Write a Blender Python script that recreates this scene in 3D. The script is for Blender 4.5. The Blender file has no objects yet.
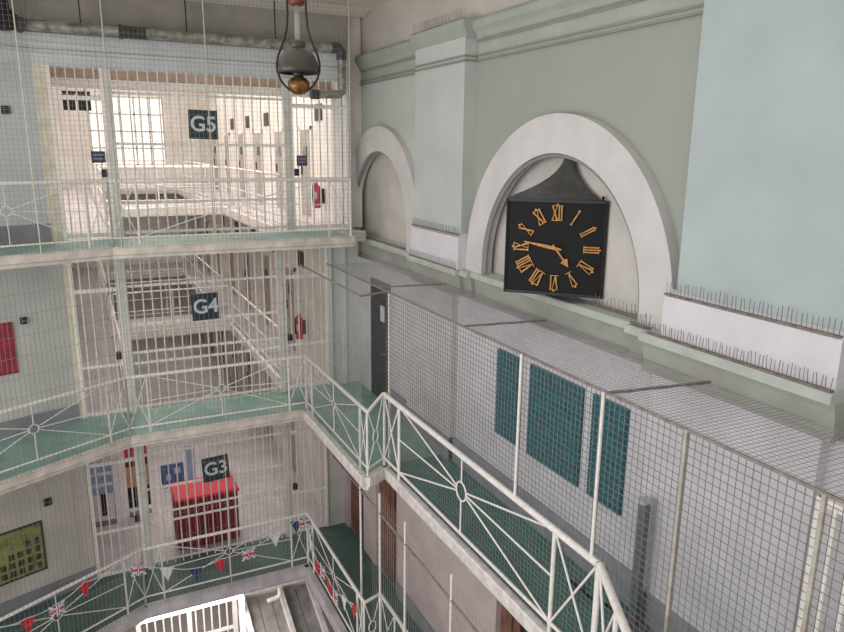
import bpy, bmesh, math, random
from mathutils import Vector, Matrix
random.seed(7)
S = bpy.context.scene
COL = S.collection
V = Vector

# ------------------------------------------------------------------ materials
def lin(h):
    h = h.lstrip('#')
    r = []
    for i in (0, 2, 4):
        c = int(h[i:i+2], 16) / 255
        r.append(c / 12.92 if c <= .04045 else ((c + .055) / 1.055) ** 2.4)
    return (*r, 1)

MATS = {}
def mat(name, col, rough=.6, metal=0, var=.08, scale=6, emit=0, dark=None, bump=0, alpha=None):
    if name in MATS: return MATS[name]
    m = bpy.data.materials.new(name); m.use_nodes = True
    nt = m.node_tree; b = nt.nodes['Principled BSDF']
    b.inputs['Roughness'].default_value = rough; b.inputs['Metallic'].default_value = metal
    c = lin(col)
    tc = nt.nodes.new('ShaderNodeTexCoord'); nz = nt.nodes.new('ShaderNodeTexNoise')
    nz.inputs['Scale'].default_value = scale; nz.inputs['Detail'].default_value = 5
    nt.links.new(tc.outputs['Object'], nz.inputs['Vector'])
    mx = nt.nodes.new('ShaderNodeMix'); mx.data_type = 'RGBA'
    d = lin(dark) if dark else tuple(x * (1 - var * 2) for x in c[:3]) + (1,)
    l = tuple(min(1, x * (1 + var)) for x in c[:3]) + (1,)
    rp = nt.nodes.new('ShaderNodeMapRange'); rp.inputs['From Min'].default_value = .35; rp.inputs['From Max'].default_value = .65
    nt.links.new(nz.outputs['Fac'], rp.inputs['Value'])
    nt.links.new(rp.outputs['Result'], mx.inputs['Factor'])
    mx.inputs['A'].default_value = d; mx.inputs['B'].default_value = l
    nt.links.new(mx.outputs['Result'], b.inputs['Base Color'])
    if bump:
        bp = nt.nodes.new('ShaderNodeBump'); bp.inputs['Strength'].default_value = bump
        nt.links.new(nz.outputs['Fac'], bp.inputs['Height']); nt.links.new(bp.outputs['Normal'], b.inputs['Normal'])
    if emit:
        nt.links.new(mx.outputs['Result'], b.inputs['Emission Color']); b.inputs['Emission Strength'].default_value = emit
    if alpha is not None: b.inputs['Alpha'].default_value = alpha
    MATS[name] = m
    return m

def brick_mat(name, c1, c2, mortar, sx, sy, rough=.7, rot=None, msize=.02):
    if name in MATS: return MATS[name]
    m = bpy.data.materials.new(name); m.use_nodes = True
    nt = m.node_tree; b = nt.nodes['Principled BSDF']; b.inputs['Roughness'].default_value = rough
    tc = nt.nodes.new('ShaderNodeTexCoord'); mp = nt.nodes.new('ShaderNodeMapping')
    if rot: mp.inputs['Rotation'].default_value = rot
    br = nt.nodes.new('ShaderNodeTexBrick')
    br.inputs['Color1'].default_value = lin(c1); br.inputs['Color2'].default_value = lin(c2); br.inputs['Mortar'].default_value = lin(mortar)
    br.inputs['Scale'].default_value = 1; br.inputs['Brick Width'].default_value = sx; br.inputs['Row Height'].default_value = sy
    br.inputs['Mortar Size'].default_value = msize; br.inputs['Mortar Smooth'].default_value = .3
    nt.links.new(tc.outputs['Object'], mp.inputs['Vector']); nt.links.new(mp.outputs['Vector'], br.inputs['Vector'])
    nt.links.new(br.outputs['Color'], b.inputs['Base Color'])
    MATS[name] = m
    return m

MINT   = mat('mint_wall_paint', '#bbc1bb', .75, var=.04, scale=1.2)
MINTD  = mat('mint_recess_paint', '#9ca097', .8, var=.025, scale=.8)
MINTN  = mat('pale_blue_mint_paint', '#adb8b7', .7, var=.04, scale=1.2)
CREAM  = mat('cream_attic_paint', '#c6c0b9', .8, var=.05, scale=1.3)
PINKW  = mat('pinkish_white_paint', '#cdc8c7', .75, var=.04, scale=2)
BLOCKW = mat('lilac_white_paint', '#d6d2d6', .75, var=.03, scale=3)
TYMP   = mat('tympanum_paint', '#c9c3bf', .8, var=.06, scale=2)
LEDGE  = mat('ledge_mint_paint', '#b6bcb5', .6, var=.06, scale=4)
CORN   = mat('cornice_grey_mint', '#a5aaa2', .85, var=.04, scale=3)
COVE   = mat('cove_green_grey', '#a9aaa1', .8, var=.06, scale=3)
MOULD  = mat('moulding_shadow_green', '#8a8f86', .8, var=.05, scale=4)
LOWW   = mat('lower_wall_white', '#cbc8cc', .75, var=.05, scale=2)
LOWG   = mat('lower_wall_pier_grey', '#c4bfbd', .75, var=.06, scale=2)
BASEB  = mat('grey_baseboard_paint', '#8d8f95', .6, var=.08, scale=3)
BLUEG  = mat('blue_grey_wall', '#c9cccd', .75, var=.05, scale=1.5)
GREYG  = mat('grey_green_wall', '#c6c4bf', .75, var=.05, scale=1.5)
GREYW  = mat('warm_grey_wall', '#cac2bb', .75, var=.06, scale=1.5)
BEAM   = mat('blue_white_beam', '#d0d3d4', .7, var=.04, scale=2)
DARKW  = mat('upper_grey_wall', '#a29c95', .85, var=.08, scale=2)
CEIL   = mat('ceiling_paint', '#dcd4c8', .85, var=.05, scale=1)
TEALF  = mat('teal_floor_paint', '#86a59c', .55, var=.1, scale=3, dark='#76988e')
TEALD  = mat('dark_teal_floor', '#546e66', .5, var=.1, scale=2.5, dark='#48615a')
FASC   = mat('cream_fascia', '#cfc5bb', .65, var=.1, scale=5)
FASCD  = mat('dirty_white_fascia', '#d9d3d0', .7, var=.1, scale=9, dark='#c6bfbb')
SOFF   = mat('gallery_soffit', '#8c8784', .85, var=.05)
RAIL   = mat('white_rail_paint', '#e8e2dc', .45, var=.06, scale=20)
BARW   = mat('white_bar_paint', '#efe9e2', .5, var=.06, scale=15)
BARG   = mat('grey_post_paint', '#d6d3cb', .55, var=.06, scale=6)
WIRE   = mat('grey_net_wire', '#96928e', .55, metal=.2, var=.1)
WIRED  = mat('dark_mesh_wire', '#716d6f', .5, metal=.3, var=.1)
CAGEF  = mat('rusty_cream_cage_frame', '#b0a9a1', .6, var=.1, scale=9, dark='#9d9389')
CAGET  = mat('brown_grey_angle', '#8b817b', .6, var=.15, scale=12)
CABLE  = mat('pale_seam_rope', '#c9c0b0', .7, var=.1)
BLACK  = mat('black_clock_case', '#0b0c0e', .8, var=.2, scale=4)
ROOFM  = mat('grey_lead_roof', '#4b4a48', .6, var=.2, scale=5)
GOLD   = mat('gilt_numeral', '#c08a4a', .4, metal=.25, var=.15, scale=20)
BRASS  = mat('aged_brass', '#8b6338', .35, metal=.8, var=.3, scale=15)
IRON   = mat('dark_iron', '#3b342f', .5, metal=.5, var=.2)
SHADE  = mat('smoky_glass_shade', '#4a443b', .25, var=.15, scale=6, alpha=.8)
CHIM   = mat('lamp_chimney_glass', '#b9bab2', .15, var=.05, alpha=.22)
PIPE   = mat('lagged_pipe', '#a3a198', .4, metal=.45, var=.25, scale=9)
PIPED  = mat('dark_pipe', '#3e413f', .5, var=.25, scale=8)
SPIKE  = mat('spike_steel', '#77787a', .35, metal=.6, var=.1)
SPBASE = mat('spike_base_strip', '#83736b', .6, var=.2, scale=15)
NAVY   = mat('navy_sign_panel', '#22323c', .5, var=.1)
WHITE  = mat('sign_lettering', '#cfd6da', .5, var=.03)
BLUES  = mat('small_blue_sign', '#2c3350', .5, var=.1)
RED    = mat('red_paint', '#c03044', .45, var=.1, scale=5)
REDB   = mat('bright_red_and_lit_cloth', '#d93040', .6, var=.08, scale=5)
REDD   = mat('dark_red_and_drape_shade', '#8a1f2c', .7, var=.15, scale=5)
PURP   = mat('red_mauve_board', '#9f2f42', .6, var=.12, scale=5)
TEALP  = mat('teal_ribbed_panel', '#1b6065', .6, var=.2, scale=22, dark='#15494f')
DARKD  = mat('dark_grey_door', '#4a484a', .6, var=.15)
BROWN  = mat('brown_timber_door', '#7d5647', .6, var=.2, scale=5)
BROWND = mat('dark_doorway', '#3d322e', .8, var=.15)
PINKF  = mat('pale_lilac_floor', '#c6bfc0', .35, var=.06, scale=2)
WINGW  = mat('wing_cream_wall', '#ece8e1', .8, var=.05, scale=1.5)
WINGP  = mat('wing_pink_wall', '#e4ddd6', .8, var=.06, scale=1.5)
DOORC  = mat('cell_door_grey', '#a9a29c', .6, var=.1)
HATCH  = mat('dark_hatch', '#3a3634', .6, var=.1)
SKYL   = mat('bright_skylight', '#fff6ee', .5, emit=.85, var=0)
TUBE   = mat('tube_and_glare_glow', '#fff4f4', .5, emit=6.0, var=0)
BLUECH = mat('pale_blue_plastic', '#9fb4d6', .5, var=.08)
BLUEDK = mat('mid_blue_board', '#4c6ba6', .5, var=.12)
PEACH  = mat('peach_panel', '#d9a77f', .6, var=.08)
BLK    = mat('matt_black', '#1d1a1c', .6, var=.15)
PLANK  = mat('grey_plank', '#8f8a86', .7, var=.12, scale=5)
FLAGW  = mat('flag_white', '#dcdce2', .8, var=.05)
FLAGB  = mat('flag_blue', '#26426f', .8, var=.08)
FLAGR  = mat('flag_red', '#c82a3c', .8, var=.08)
PICT   = mat('picture_yellow_green', '#8f8a58', .6, var=.2, scale=7, dark='#6f7440')
PICD   = mat('picture_dark_squares', '#3f4436', .6, var=.2)
POSTG  = mat('grey_steel_post', '#6d7276', .5, metal=.3, var=.12, scale=6)
GFLOOR = mat('ground_floor_grey', '#8d8583', .6, var=.08, scale=2)

# ------------------------------------------------------------------ mesh builder
class MB:
    def __init__(s): s.v = []; s.f = []; s.sm = []
    def add(s, vs, fs, smooth=False):
        o = len(s.v); s.v += [V(p) for p in vs]; s.f += [[i + o for i in f] for f in fs]; s.sm += [smooth] * len(fs)
        return s
    def hexa(s, p):   # 8 points: bottom 4 ccw, top 4 ccw
        return s.add(p, [(3,2,1,0),(4,5,6,7),(0,1,5,4),(1,2,6,5),(2,3,7,6),(3,0,4,7)])
    def box(s, a, b):
        x0,x1 = sorted((a[0],b[0])); y0,y1 = sorted((a[1],b[1])); z0,z1 = sorted((a[2],b[2]))
        return s.hexa([(x0,y0,z0),(x1,y0,z0),(x1,y1,z0),(x0,y1,z0),(x0,y0,z1),(x1,y0,z1),(x1,y1,z1),(x0,y1,z1)])
    def bbox(s, a, b, bev=.01):   # box with bevelled edges
        bm = bmesh.new()
        bmesh.ops.create_cube(bm, size=1)
        for v in bm.verts:
            v.co = V(((a[i] + b[i]) / 2 + v.co[i] * abs(b[i] - a[i]) for i in range(3)))
        bmesh.ops.bevel(bm, geom=list(bm.edges), offset=bev, segments=2, affect='EDGES', profile=.5)
        bm.verts.index_update()
        s.add([v.co.copy() for v in bm.verts], [[v.index for v in f.verts] for f in bm.faces]); bm.free()
        return s
    def frame(s, p, q):
        d = (V(q) - V(p)); L = d.length; d.normalize()
        u = d.cross(V((0,0,1)))
        if u.length < 1e-4: u = V((1,0,0))
        u.normalize(); w = u.cross(d).normalized()
        return d, u, w
    def bar(s, p, q, a=.02, b=None):
        b = b or a; d,u,w = s.frame(p,q); p=V(p); q=V(q)
        c = [-u*a/2-w*b/2, u*a/2-w*b/2, u*a/2+w*b/2, -u*a/2+w*b/2]
        return s.hexa([p+k for k in c] + [q+k for k in c])
    def wire(s, p, q, r=.003):   # thin three sided wire
        d,u,w = s.frame(p,q); p=V(p); q=V(q)
        c = [r*(u*math.cos(t)+w*math.sin(t)) for t in (math.pi/2, math.pi*7/6, math.pi*11/6)]
        return s.add([p+k for k in c]+[q+k for k in c], [(0,1,4,3),(1,2,5,4),(2,0,3,5)])
    def tube(s, pts, r=.02, n=10, caps=True, closed=False):
        pts = [V(p) for p in pts]; rings = []
        N = len(pts)
        prev = None
        for i,p in enumerate(pts):
            if closed: d = pts[(i+1)%N]-pts[i-1]
            else: d = pts[min(i+1,N-1)]-pts[max(i-1,0)]
            d.normalize()
            if prev is None:
                u = d.cross(V((0,0,1)))
                if u.length < 1e-3: u = d.cross(V((0,1,0)))
            else: u = prev - d*prev.dot(d)
            u.normalize(); prev = u; w = d.cross(u)
            rr = r[i] if isinstance(r,(list,tuple)) else r
            rings.append([p+rr*(u*math.cos(2*math.pi*k/n)+w*math.sin(2*math.pi*k/n)) for k in range(n)])
        vs = [v for ring in rings for v in ring]; fs = []
        for i in range(N if closed else N-1):
            j=(i+1)%N
            for k in range(n): fs.append((i*n+k, i*n+(k+1)%n, j*n+(k+1)%n, j*n+k))
        s.add(vs, fs, True)
        if caps and not closed:
            s.add(rings[0], [tuple(range(n))[::-1]]); s.add(rings[-1], [tuple(range(n))])
        return s
    def lathe(s, c, prof, n=24):   # prof: (radius, z)
        c = V(c); vs=[]; fs=[]
        for r,z in prof:
            for k in range(n): vs.append(c+V((r*math.cos(2*math.pi*k/n), r*math.sin(2*math.pi*k/n), z)))
        for i in range(len(prof)-1):
            for k in range(n): fs.append((i*n+k, i*n+(k+1)%n, (i+1)*n+(k+1)%n, (i+1)*n+k))
        return s.add(vs, fs, True)
    def prism(s, poly, z0, z1):
        n=len(poly); vs=[(x,y,z0) for x,y in poly]+[(x,y,z1) for x,y in poly]
        fs=[tuple(range(n))[::-1], tuple(range(n,2*n))]+[(i,(i+1)%n,n+(i+1)%n,n+i) for i in range(n)]
        return s.add(vs,fs)
    def extr(s, pts, d):   # polygon in 3d extruded by d
        n=len(pts); pts=[V(p) for p in pts]; d=V(d)
        fs=[tuple(range(n))[::-1], tuple(range(n,2*n))]+[(i,(i+1)%n,n+(i+1)%n,n+i) for i in range(n)]
        return s.add(pts+[p+d for p in pts], fs)
    def build(s, name, m, parent=None, loc=None):
        me = bpy.data.meshes.new(name)
        if parent is not None: base = wloc(parent)
        if loc is None:
            if parent is not None: loc = base
            else:
                mn=[min(v[i] for v in s.v) for i in range(3)]; mx=[max(v[i] for v in s.v) for i in range(3)]
                loc = V(((mn[0]+mx[0])/2,(mn[1]+mx[1])/2,mn[2]))
        loc = V(loc)
        me.from_pydata([v-loc for v in s.v], [], s.f)
        me.polygons.foreach_set('use_smooth', s.sm)
        bm=bmesh.new(); bm.from_mesh(me); bmesh.ops.recalc_face_normals(bm, faces=bm.faces); bm.to_mesh(me); bm.free()
        me.materials.append(m)
        o = bpy.data.objects.new(name, me); COL.objects.link(o)
        o.location = loc
        if parent is not None:
            o.parent = parent; o.location = loc - base
        WL[o.name] = loc
        return o
WL = {}
def wloc(o): return WL[o.name]
def tag(o, label, cat, group=None, kind=None):
    o['label']=label; o['category']=cat
    if group: o['group']=group
    if kind: o['kind']=kind
    return o
def thing(name, label, cat, loc, group=None):
    o = bpy.data.objects.new(name, None); o.empty_display_size=.1; COL.objects.link(o); o.location=loc; WL[o.name]=V(loc)
    return tag(o,label,cat,group)
def struct(name, mb, m):
    o = mb.build(name, m); o['kind']='structure'; return o
def spart(name, mb, m, parent):
    return mb.build(name, m, parent)

# ------------------------------------------------------------------ levels (z=0 is eye height)
F5, F4, F3, F2 = -1.55, -4.75, -7.97, -11.2
GY = 13.2            # plane of the barred screens
EY = 12.0            # gallery edge
CEILZ = 2.52

# ================================================================== SETTING
# ---- right hand wall, upper part
def wall_with_arch(X, X2, y0, y1, z0, z1, cy, cz, r, n=28):
    """slab between X and X2 with an arched opening rising from z0"""
    mb = MB()
    arc = [(cy-r, z0)] + [(cy-r*math.cos(math.pi*i/n), cz+r*math.sin(math.pi*i/n)) for i in range(n+1)] + [(cy+r, z0)]
    outer = []
    for y,z in arc:
        if z <= cz+1e-6: outer.append((y0 if y<cy else y1, z))
        else:
            t = (y-(cy-r))/(2*r); outer.append((y0+(y1-y0)*t, z1))
    # corner fill
    def clampy(y): return min(max(y,y0),y1)
    for xx in (X, X2):
        for i in range(len(arc)-1):
            a,b = arc[i],arc[i+1]; oa,ob = outer[i],outer[i+1]
            pts=[(xx,clampy(a[0]),a[1]),(xx,clampy(b[0]),b[1]),(xx,ob[0],ob[1]),(xx,oa[0],oa[1])]
            if oa[1]!=ob[1] and oa[0]==y0: pts.insert(3,(xx,y0,z1))
            if oa[1]!=ob[1] and ob[0]==y1: pts.insert(3,(xx,y1,z1))
            mb.add(pts,[tuple(range(len(pts)))])
    for i in range(len(arc)-1):
        a,b=arc[i],arc[i+1]
        mb.add([(X,clampy(a[0]),a[1]),(X,clampy(b[0]),b[1]),(X2,clampy(b[0]),b[1]),(X2,clampy(a[0]),a[1])],[(0,1,2,3)],True)
    return mb
def archivolt(X, X2, cy, cz, zb, ri, ro, ymax=99, n=40):
    mb = MB()
    A=[]; B=[]
    A.append((cy-ri,zb)); B.append((cy-ro,zb))
    for i in range(n+1):
        t=math.pi*i/n
        A.append((cy-ri*math.cos(t), cz+ri*math.sin(t))); B.append((cy-ro*math.cos(t), cz+ro*math.sin(t)))
    A.append((cy+ri,zb)); B.append((cy+ro,zb))
    c=lambda y: min(y,ymax)
    for i in range(len(A)-1):
        if A[i][0]>=ymax and A[i+1][0]>=ymax and B[i][0]>=ymax: continue
        p=[A[i],A[i+1],B[i+1],B[i]]
        mb.hexa([(X,c(y),z) for y,z in p]+[(X2,c(y),z) for y,z in p])
    return mb

NEAR = (4.85, 8.96); CYN, CZN = 6.905, -1.6
FARB = (10.57, 13.95); CYF, CZF = 12.35, -1.33
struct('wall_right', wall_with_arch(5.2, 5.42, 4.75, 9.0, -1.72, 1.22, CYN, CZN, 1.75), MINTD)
struct('wall_right', wall_with_arch(5.2, 5.42, 10.5, 13.95, -1.72, 1.22, CYF, CZF, 1.42), MINT)
struct('wall_right', MB().box((5.3,4.8,-1.9),(5.5,9.0,1.3)), TYMP)          # tympana
struct('wall_right', MB().box((5.3,10.5,-1.9),(5.5,14.0,1.3)), TYMP)
struct('wall_right', MB().box((5.22,-1.5,1.2),(5.5,14.0,CEILZ+.3)), CREAM)      # attic
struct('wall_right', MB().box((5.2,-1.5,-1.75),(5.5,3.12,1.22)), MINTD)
struct('trim_1', archivolt(5.08,5.25,CYN,CZN,-1.72,1.58,2.03), PINKW)
struct('trim_1', archivolt(5.08,5.25,CYF,CZF,-1.72,1.30,1.75,13.94), PINKW)
# inner bead of each arch
for cy,cz,r,ym in ((CYN,CZN,1.555,99),(CYF,CZF,1.28,13.94)):
    pts=[(5.13,cy-r,-1.7)]+[(5.13,cy-r*math.cos(math.pi*i/40),cz+r*math.sin(math.pi*i/40)) for i in range(41)]+[(5.13,cy+r,-1.7)]
    pts=[p for p in pts if p[1]<ym]
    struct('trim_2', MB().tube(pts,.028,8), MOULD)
# pilasters
def pilaster(y0,y1,m,zt):
    struct('trim_3', MB().box((5.0,y0,-1.3),(5.3,y1,zt)), m)
pilaster(3.1,4.77,MINTN,2.6)
pilaster(8.96,10.56,MINT,1.56)
struct('trim_4', MB().extr([(5.0,8.9,1.52),(4.96,8.9,1.60),(4.93,8.9,1.66),(4.93,8.9,1.74),(5.25,8.9,1.80),(5.25,8.9,1.52)],(0,1.72,0)), CORN)
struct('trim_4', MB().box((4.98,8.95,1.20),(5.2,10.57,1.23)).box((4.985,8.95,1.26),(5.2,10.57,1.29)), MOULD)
# bay cornice lines
for y0,y1 in ((10.57,13.94),(4.76,8.95),(-1.5,3.1)):
    struct('trim_5', MB().extr([(5.2,y0,1.48),(5.16,y0,1.50),(5.13,y0,1.57),(5.08,y0,1.63),(5.07,y0,1.71),(5.12,y0,1.76),(5.23,y0,1.80),(5.23,y0,1.48)],(0,y1-y0,0)), CORN)
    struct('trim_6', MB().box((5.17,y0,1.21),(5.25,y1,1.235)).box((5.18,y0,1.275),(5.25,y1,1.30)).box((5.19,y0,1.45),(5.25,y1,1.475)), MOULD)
    struct('trim_6', MB().box((5.20,y0,1.235),(5.25,y1,1.5)), CORN)
# pedestal blocks under the pilasters
def pedestal(y0,y1,xf,zt,m=BLOCKW):
    struct('trim_7', MB().extr([(xf,y0,-1.73),(xf,y0,zt),(xf+.1,y0,zt+.05),(5.3,y0,zt+.05),(5.3,y0,-1.73)],(0,y1-y0,0)), m)
pedestal(3.08,4.84,4.92,-1.32)
pedestal(8.93,10.56,4.94,-1.24)
# ledge (string course) and cove under it
def ledge(y0,y1,xf):
    struct('trim_8', MB().extr([(xf,y0,-1.80),(xf,y0,-1.735),(xf+.015,y0,-1.72),(5.4,y0,-1.70),(5.4,y0,-1.80)],(0,y1-y0,0)), LEDGE)
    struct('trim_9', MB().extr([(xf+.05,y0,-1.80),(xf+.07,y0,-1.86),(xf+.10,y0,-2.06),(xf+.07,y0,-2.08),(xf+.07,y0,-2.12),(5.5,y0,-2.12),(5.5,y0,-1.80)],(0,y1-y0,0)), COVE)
ledge(3.05,5.05,4.84); ledge(5.05,5.35,4.93); ledge(5.35,8.7,5.03); ledge(8.7,8.93,4.97); ledge(8.93,10.62,4.9); ledge(10.62,13.94,5.02); ledge(-1.5,3.05,5.03)
# lower wall at G4
struct('wall_right', MB().box((4.98,-1.5,F4-.2),(5.5,11.5,-2.1)).box((4.98,12.42,F4-.2),(5.5,13.4,-2.1)).box((4.98,11.5,-2.62),(5.5,12.42,-2.1)).box((5.3,11.5,F4-.2),(5.5,12.42,-2.6)), LOWW)
struct('trim_10', MB().box((4.88,3.1,F4),(5.0,4.85,-2.1)), LOWW)
struct('trim_10', MB().box((4.88,8.96,F4),(5.0,10.57,-2.1)), LOWG)
struct('baseboard_right', MB().box((4.93,4.85,F4),(4.99,8.96,F4+.38)).box((4.86,3.1,F4),(4.99,4.85,F4+.38)).box((4.86,8.96,F4),(4.99,10.57,F4+.38)).box((4.93,10.57,F4),(4.99,11.45,F4+.38)).box((4.93,-1.5,F4),(4.99,3.1,F4+.38)), BASEB)
d = struct('door_1', MB().bbox((4.955,11.5,F4+.01),(5.02,12.42,-2.4),.006), DARKD)
MB().box((4.94,11.72,-3.15),(4.955,11.9,-2.85)).build('notice', mat('paper_white','#c9c6c6',.8), d)
MB().tube([(4.96,11.62,-3.75),(4.91,11.62,-3.75),(4.91,11.74,-3.75)],.014,8).build('handle', POSTG, d)
# lower wall at G3
XW3=4.62
struct('wall_right', MB().box((XW3,-1.5,F3-.2),(5.5,6.3,F4-.19)).box((XW3,7.05,F3-.2),(5.5,10.4,F4-.19)).box((XW3,11.4,F3-.2),(5.5,12.05,F4-.19)).box((XW3,13.0,F3-.2),(5.5,13.3,F4-.19))
       .box((XW3,6.3,-5.75),(5.5,7.05,F4-.19)).box((XW3,10.4,-5.75),(5.5,11.4,F4-.19)).box((XW3,12.05,-5.75),(5.5,13.0,F4-.19)).box((5.2,6.2,F3-.2),(5.5,13.1,-5.7)), mat('pinkish_lower_wall','#c4b2b2',.75,var=.05,scale=2))
for i,(y0,y1) in enumerate(((12.05,13.0),(10.4,11.4),(6.3,7.05))):
    d = struct('door_%d'%(i+2), MB().bbox((4.70,y0+.3,F3+.02),(4.75,y1,-5.76),.005), BROWN)
    MB().box((4.76,y0,F3+.02),(4.80,y0+.32,-5.76)).build('door_leaf', BROWND, d)
    MB().bbox((4.67,y0+.45,F3+1.3),(4.70,y1-.15,-6.0),.008).build('panel', BROWN, d)
    MB().tube([(4.7,y0+.38,F3+1.02),(4.66,y0+.38,F3+1.02),(4.66,y0+.48,F3+1.02)],.012,8).build('handle', POSTG, d)
struct('baseboard_right', MB().box((XW3-.03,-1.5,F3),(XW3,6.25,F3+.3)).box((XW3-.03,7.1,F3),(XW3,10.35,F3+.3)), BASEB)
# G2 wall
struct('wall_right', MB().box((XW3+.1,-1.5,F2-.2),(5.5,13.4,F3-.19)), GREYW)

# ---- gallery floors
def gal(name, poly, z, edges, top, fas, fh=.17, lip=.05):
    struct(name, MB().prism(poly, z-.14, z), top)
    for a,b in edges:
        a=V((*a,0)); b=V((*b,0)); d=(b-a).normalized(); n=V((-d.y,d.x,0))     # outward normal by order
        mb=MB()
        prof=[(0,-fh),(lip*.5,-fh),(lip*.6,-fh+.05),(lip,-fh+.07),(lip,-.01),(lip*.8,.012),(0,.012)]
        pts=[a+n*u+V((0,0,z+w)) for u,w in prof]
        mb.extr(pts, b-a)
        struct('trim_11', mb, fas)
CH = (.42, EY)
L5=(-2.3,11.17); L4=(-2.6,10.36); L3=(-2.6,10.36)
gal('floor', [CH,(4.47,EY),(4.47,12.75),(4.98,12.75),(4.98,GY+.1),(-.3,GY+.1),(-4.7,11.7),(-4.7,10.47)], F5, [], TEALF, FASC)
P4=[CH,(3.48,EY),(3.48,8.95),(3.9,9.22),(4.99,9.22),(4.99,GY+.1),(-.3,GY+.1),(-4.7,11.7),(-4.7,9.22)]
gal('floor', P4, F4, [], TEALF, FASC)
gal('floor', [(3.9,9.22),(3.9,4.32),(3.46,3.46),(2.2,.95),(2.2,-1.5),(4.99,-1.5),(4.99,9.22)], F4, [], mat('walkway_teal_floor','#4c7c72',.5,var=.1,scale=2.5,dark='#426d64'), FASC)
P3=[CH,(3.42,EY),(3.42,9.0),(3.72,9.1),(3.72,4.32),(3.3,3.46),(2.0,.95),(2.0,-1.5),(4.65,-1.5),(4.65,GY+.1),(-.3,GY+.1),(-4.7,11.7),(-4.7,9.22)]
gal('floor', P3, F3, [], TEALD, FASC)
def fascia(pts, z, fas, fh=.18, lip=.05):
    # pts ordered so that the outward side (towards the well) is on the left of travel
    for a,b in zip(pts,pts[1:]):
        a=V((*a,0)); b=V((*b,0)); d=(b-a).normalized(); n=V((-d.y,d.x,0))
        prof=[(0,-fh),(lip*.5,-fh),(lip*.6,-fh+.05),(lip,-fh+.07),(lip,-.01),(lip*.8,.012),(-.03,.012),(-.03,-fh)]
        struct('trim_11', MB().extr([a+n*u+V((0,0,z+w)) for u,w in prof], b-a), fas)
# outward = -y for back edge -> travel must be towards -x... left of (-x) travel is -y
fascia([(4.98,12.75),(4.47,12.75),(4.47,EY),CH,(-4.7,10.47)], F5, FASC)
fascia([(3.48,EY),CH,(-4.7,9.22)], F4, FASC)
fascia([(2.2,.95),(3.46,3.46),(3.9,4.32),(3.9,9.22),(3.48,8.95),(3.48,EY)], F4, FASCD, .2, .07)
fascia([(3.42,EY),CH,(-4.7,9.22)], F3, mat('lilac_grey_fascia','#bdb5ba',.7,var=.1,scale=6), .24, .12)
fascia([(2.0,.95),(3.3,3.46),(3.72,4.32),(3.72,9.1),(3.42,9.0),(3.42,EY)], F3, mat('lilac_grey_fascia','#bdb5ba'), .24, .1)

# ---- left hand wall (slightly splayed), one storey at a time
ld = V((-.94,-.34,0)); ln = V((-.34,.94,0))
def leftwall(x0, z0, z1, m, extra=True):
    a=V((x0,GY,0)); b=a+ld*4.7
    mb=MB(); p=[a,b,b+ln*.25,a+V((0,.27,0))]
    mb.hexa([q+V((0,0,z0)) for q in p]+[q+V((0,0,z1)) for q in p])
    struct('wall_left', mb, m)
    mb=MB(); o=-ln*.02
    p=[a+o,b+o,b,a]
    mb.hexa([q+V((0,0,z0)) for q in p]+[q+V((0,0,z0+.3)) for q in p])
    struct('baseboard_left', mb, BASEB)
leftwall(-.45, F5, 1.26, BLUEG); leftwall(-.32, F4, F5-.14, GREYG); leftwall(-.33, F3, F4-.14, GREYW); leftwall(-.3,F2,F3-.14,GREYW)
# ---- back wall: beam over G5 openings, upper wall
def follow(name, prof, m, xr=4.84):       # prof = (outward y offset, z), runs along the back wall then the splayed wall
    mb=MB(); A=V((xr,GY,0)); B=V((-.45,GY,0)); Cc=B+ld*4.7
    P=[]
    for q,nn in ((A,V((0,-1,0))),(B,V((.1,-1,0))),(Cc,-ln)):
        P.append([q+nn*o+V((0,0,z)) for o,z in prof])
    n=len(prof)
    for i in range(2):
        mb.add(P[i]+P[i+1],[(k,(k+1)%n,n+(k+1)%n,n+k) for k in range(n)])
    mb.add(P[0],[tuple(range(n))]); mb.add(P[2],[tuple(range(n))])
    struct(name, mb, m)
follow('wall_back', [(0,1.25),(0,1.73),(-.3,1.73),(-.3,1.25)], BEAM)
follow('trim_12', [(0,1.42),(.05,1.44),(.05,1.48),(.02,1.50),(0,1.50)], BEAM)
follow('trim_12', [(0,1.58),(.05,1.61),(.10,1.66),(.10,1.72),(0,1.74)], BEAM)
follow('wall_back', [(-.06,1.73),(-.06,CEILZ+.3),(-.3,CEILZ+.3),(-.3,1.73)], DARKW)
struct('wall_back', MB().box((4.80,GY,F5),(4.86,GY+.3,1.25)).box((4.80,13.92,F5),(5.35,14.1,CEILZ+.3)).box((4.80,GY+.25,F5),(4.9,14.0,CEILZ+.3)), BEAM)
struct('wall_back', MB().box((4.36,GY,F4),(5.0,GY+.25,F5-.14)), GREYG)
struct('wall_back', MB().box((4.25,GY,F3),(4.7,GY+.25,F4-.14)), GREYG)
struct('trim_13', MB().box((4.33,GY-.05,F4),(4.42,GY,F5-.14)).box((4.62,GY-.04,F4),(4.72,GY,F5-.14)), BEAM)
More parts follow.
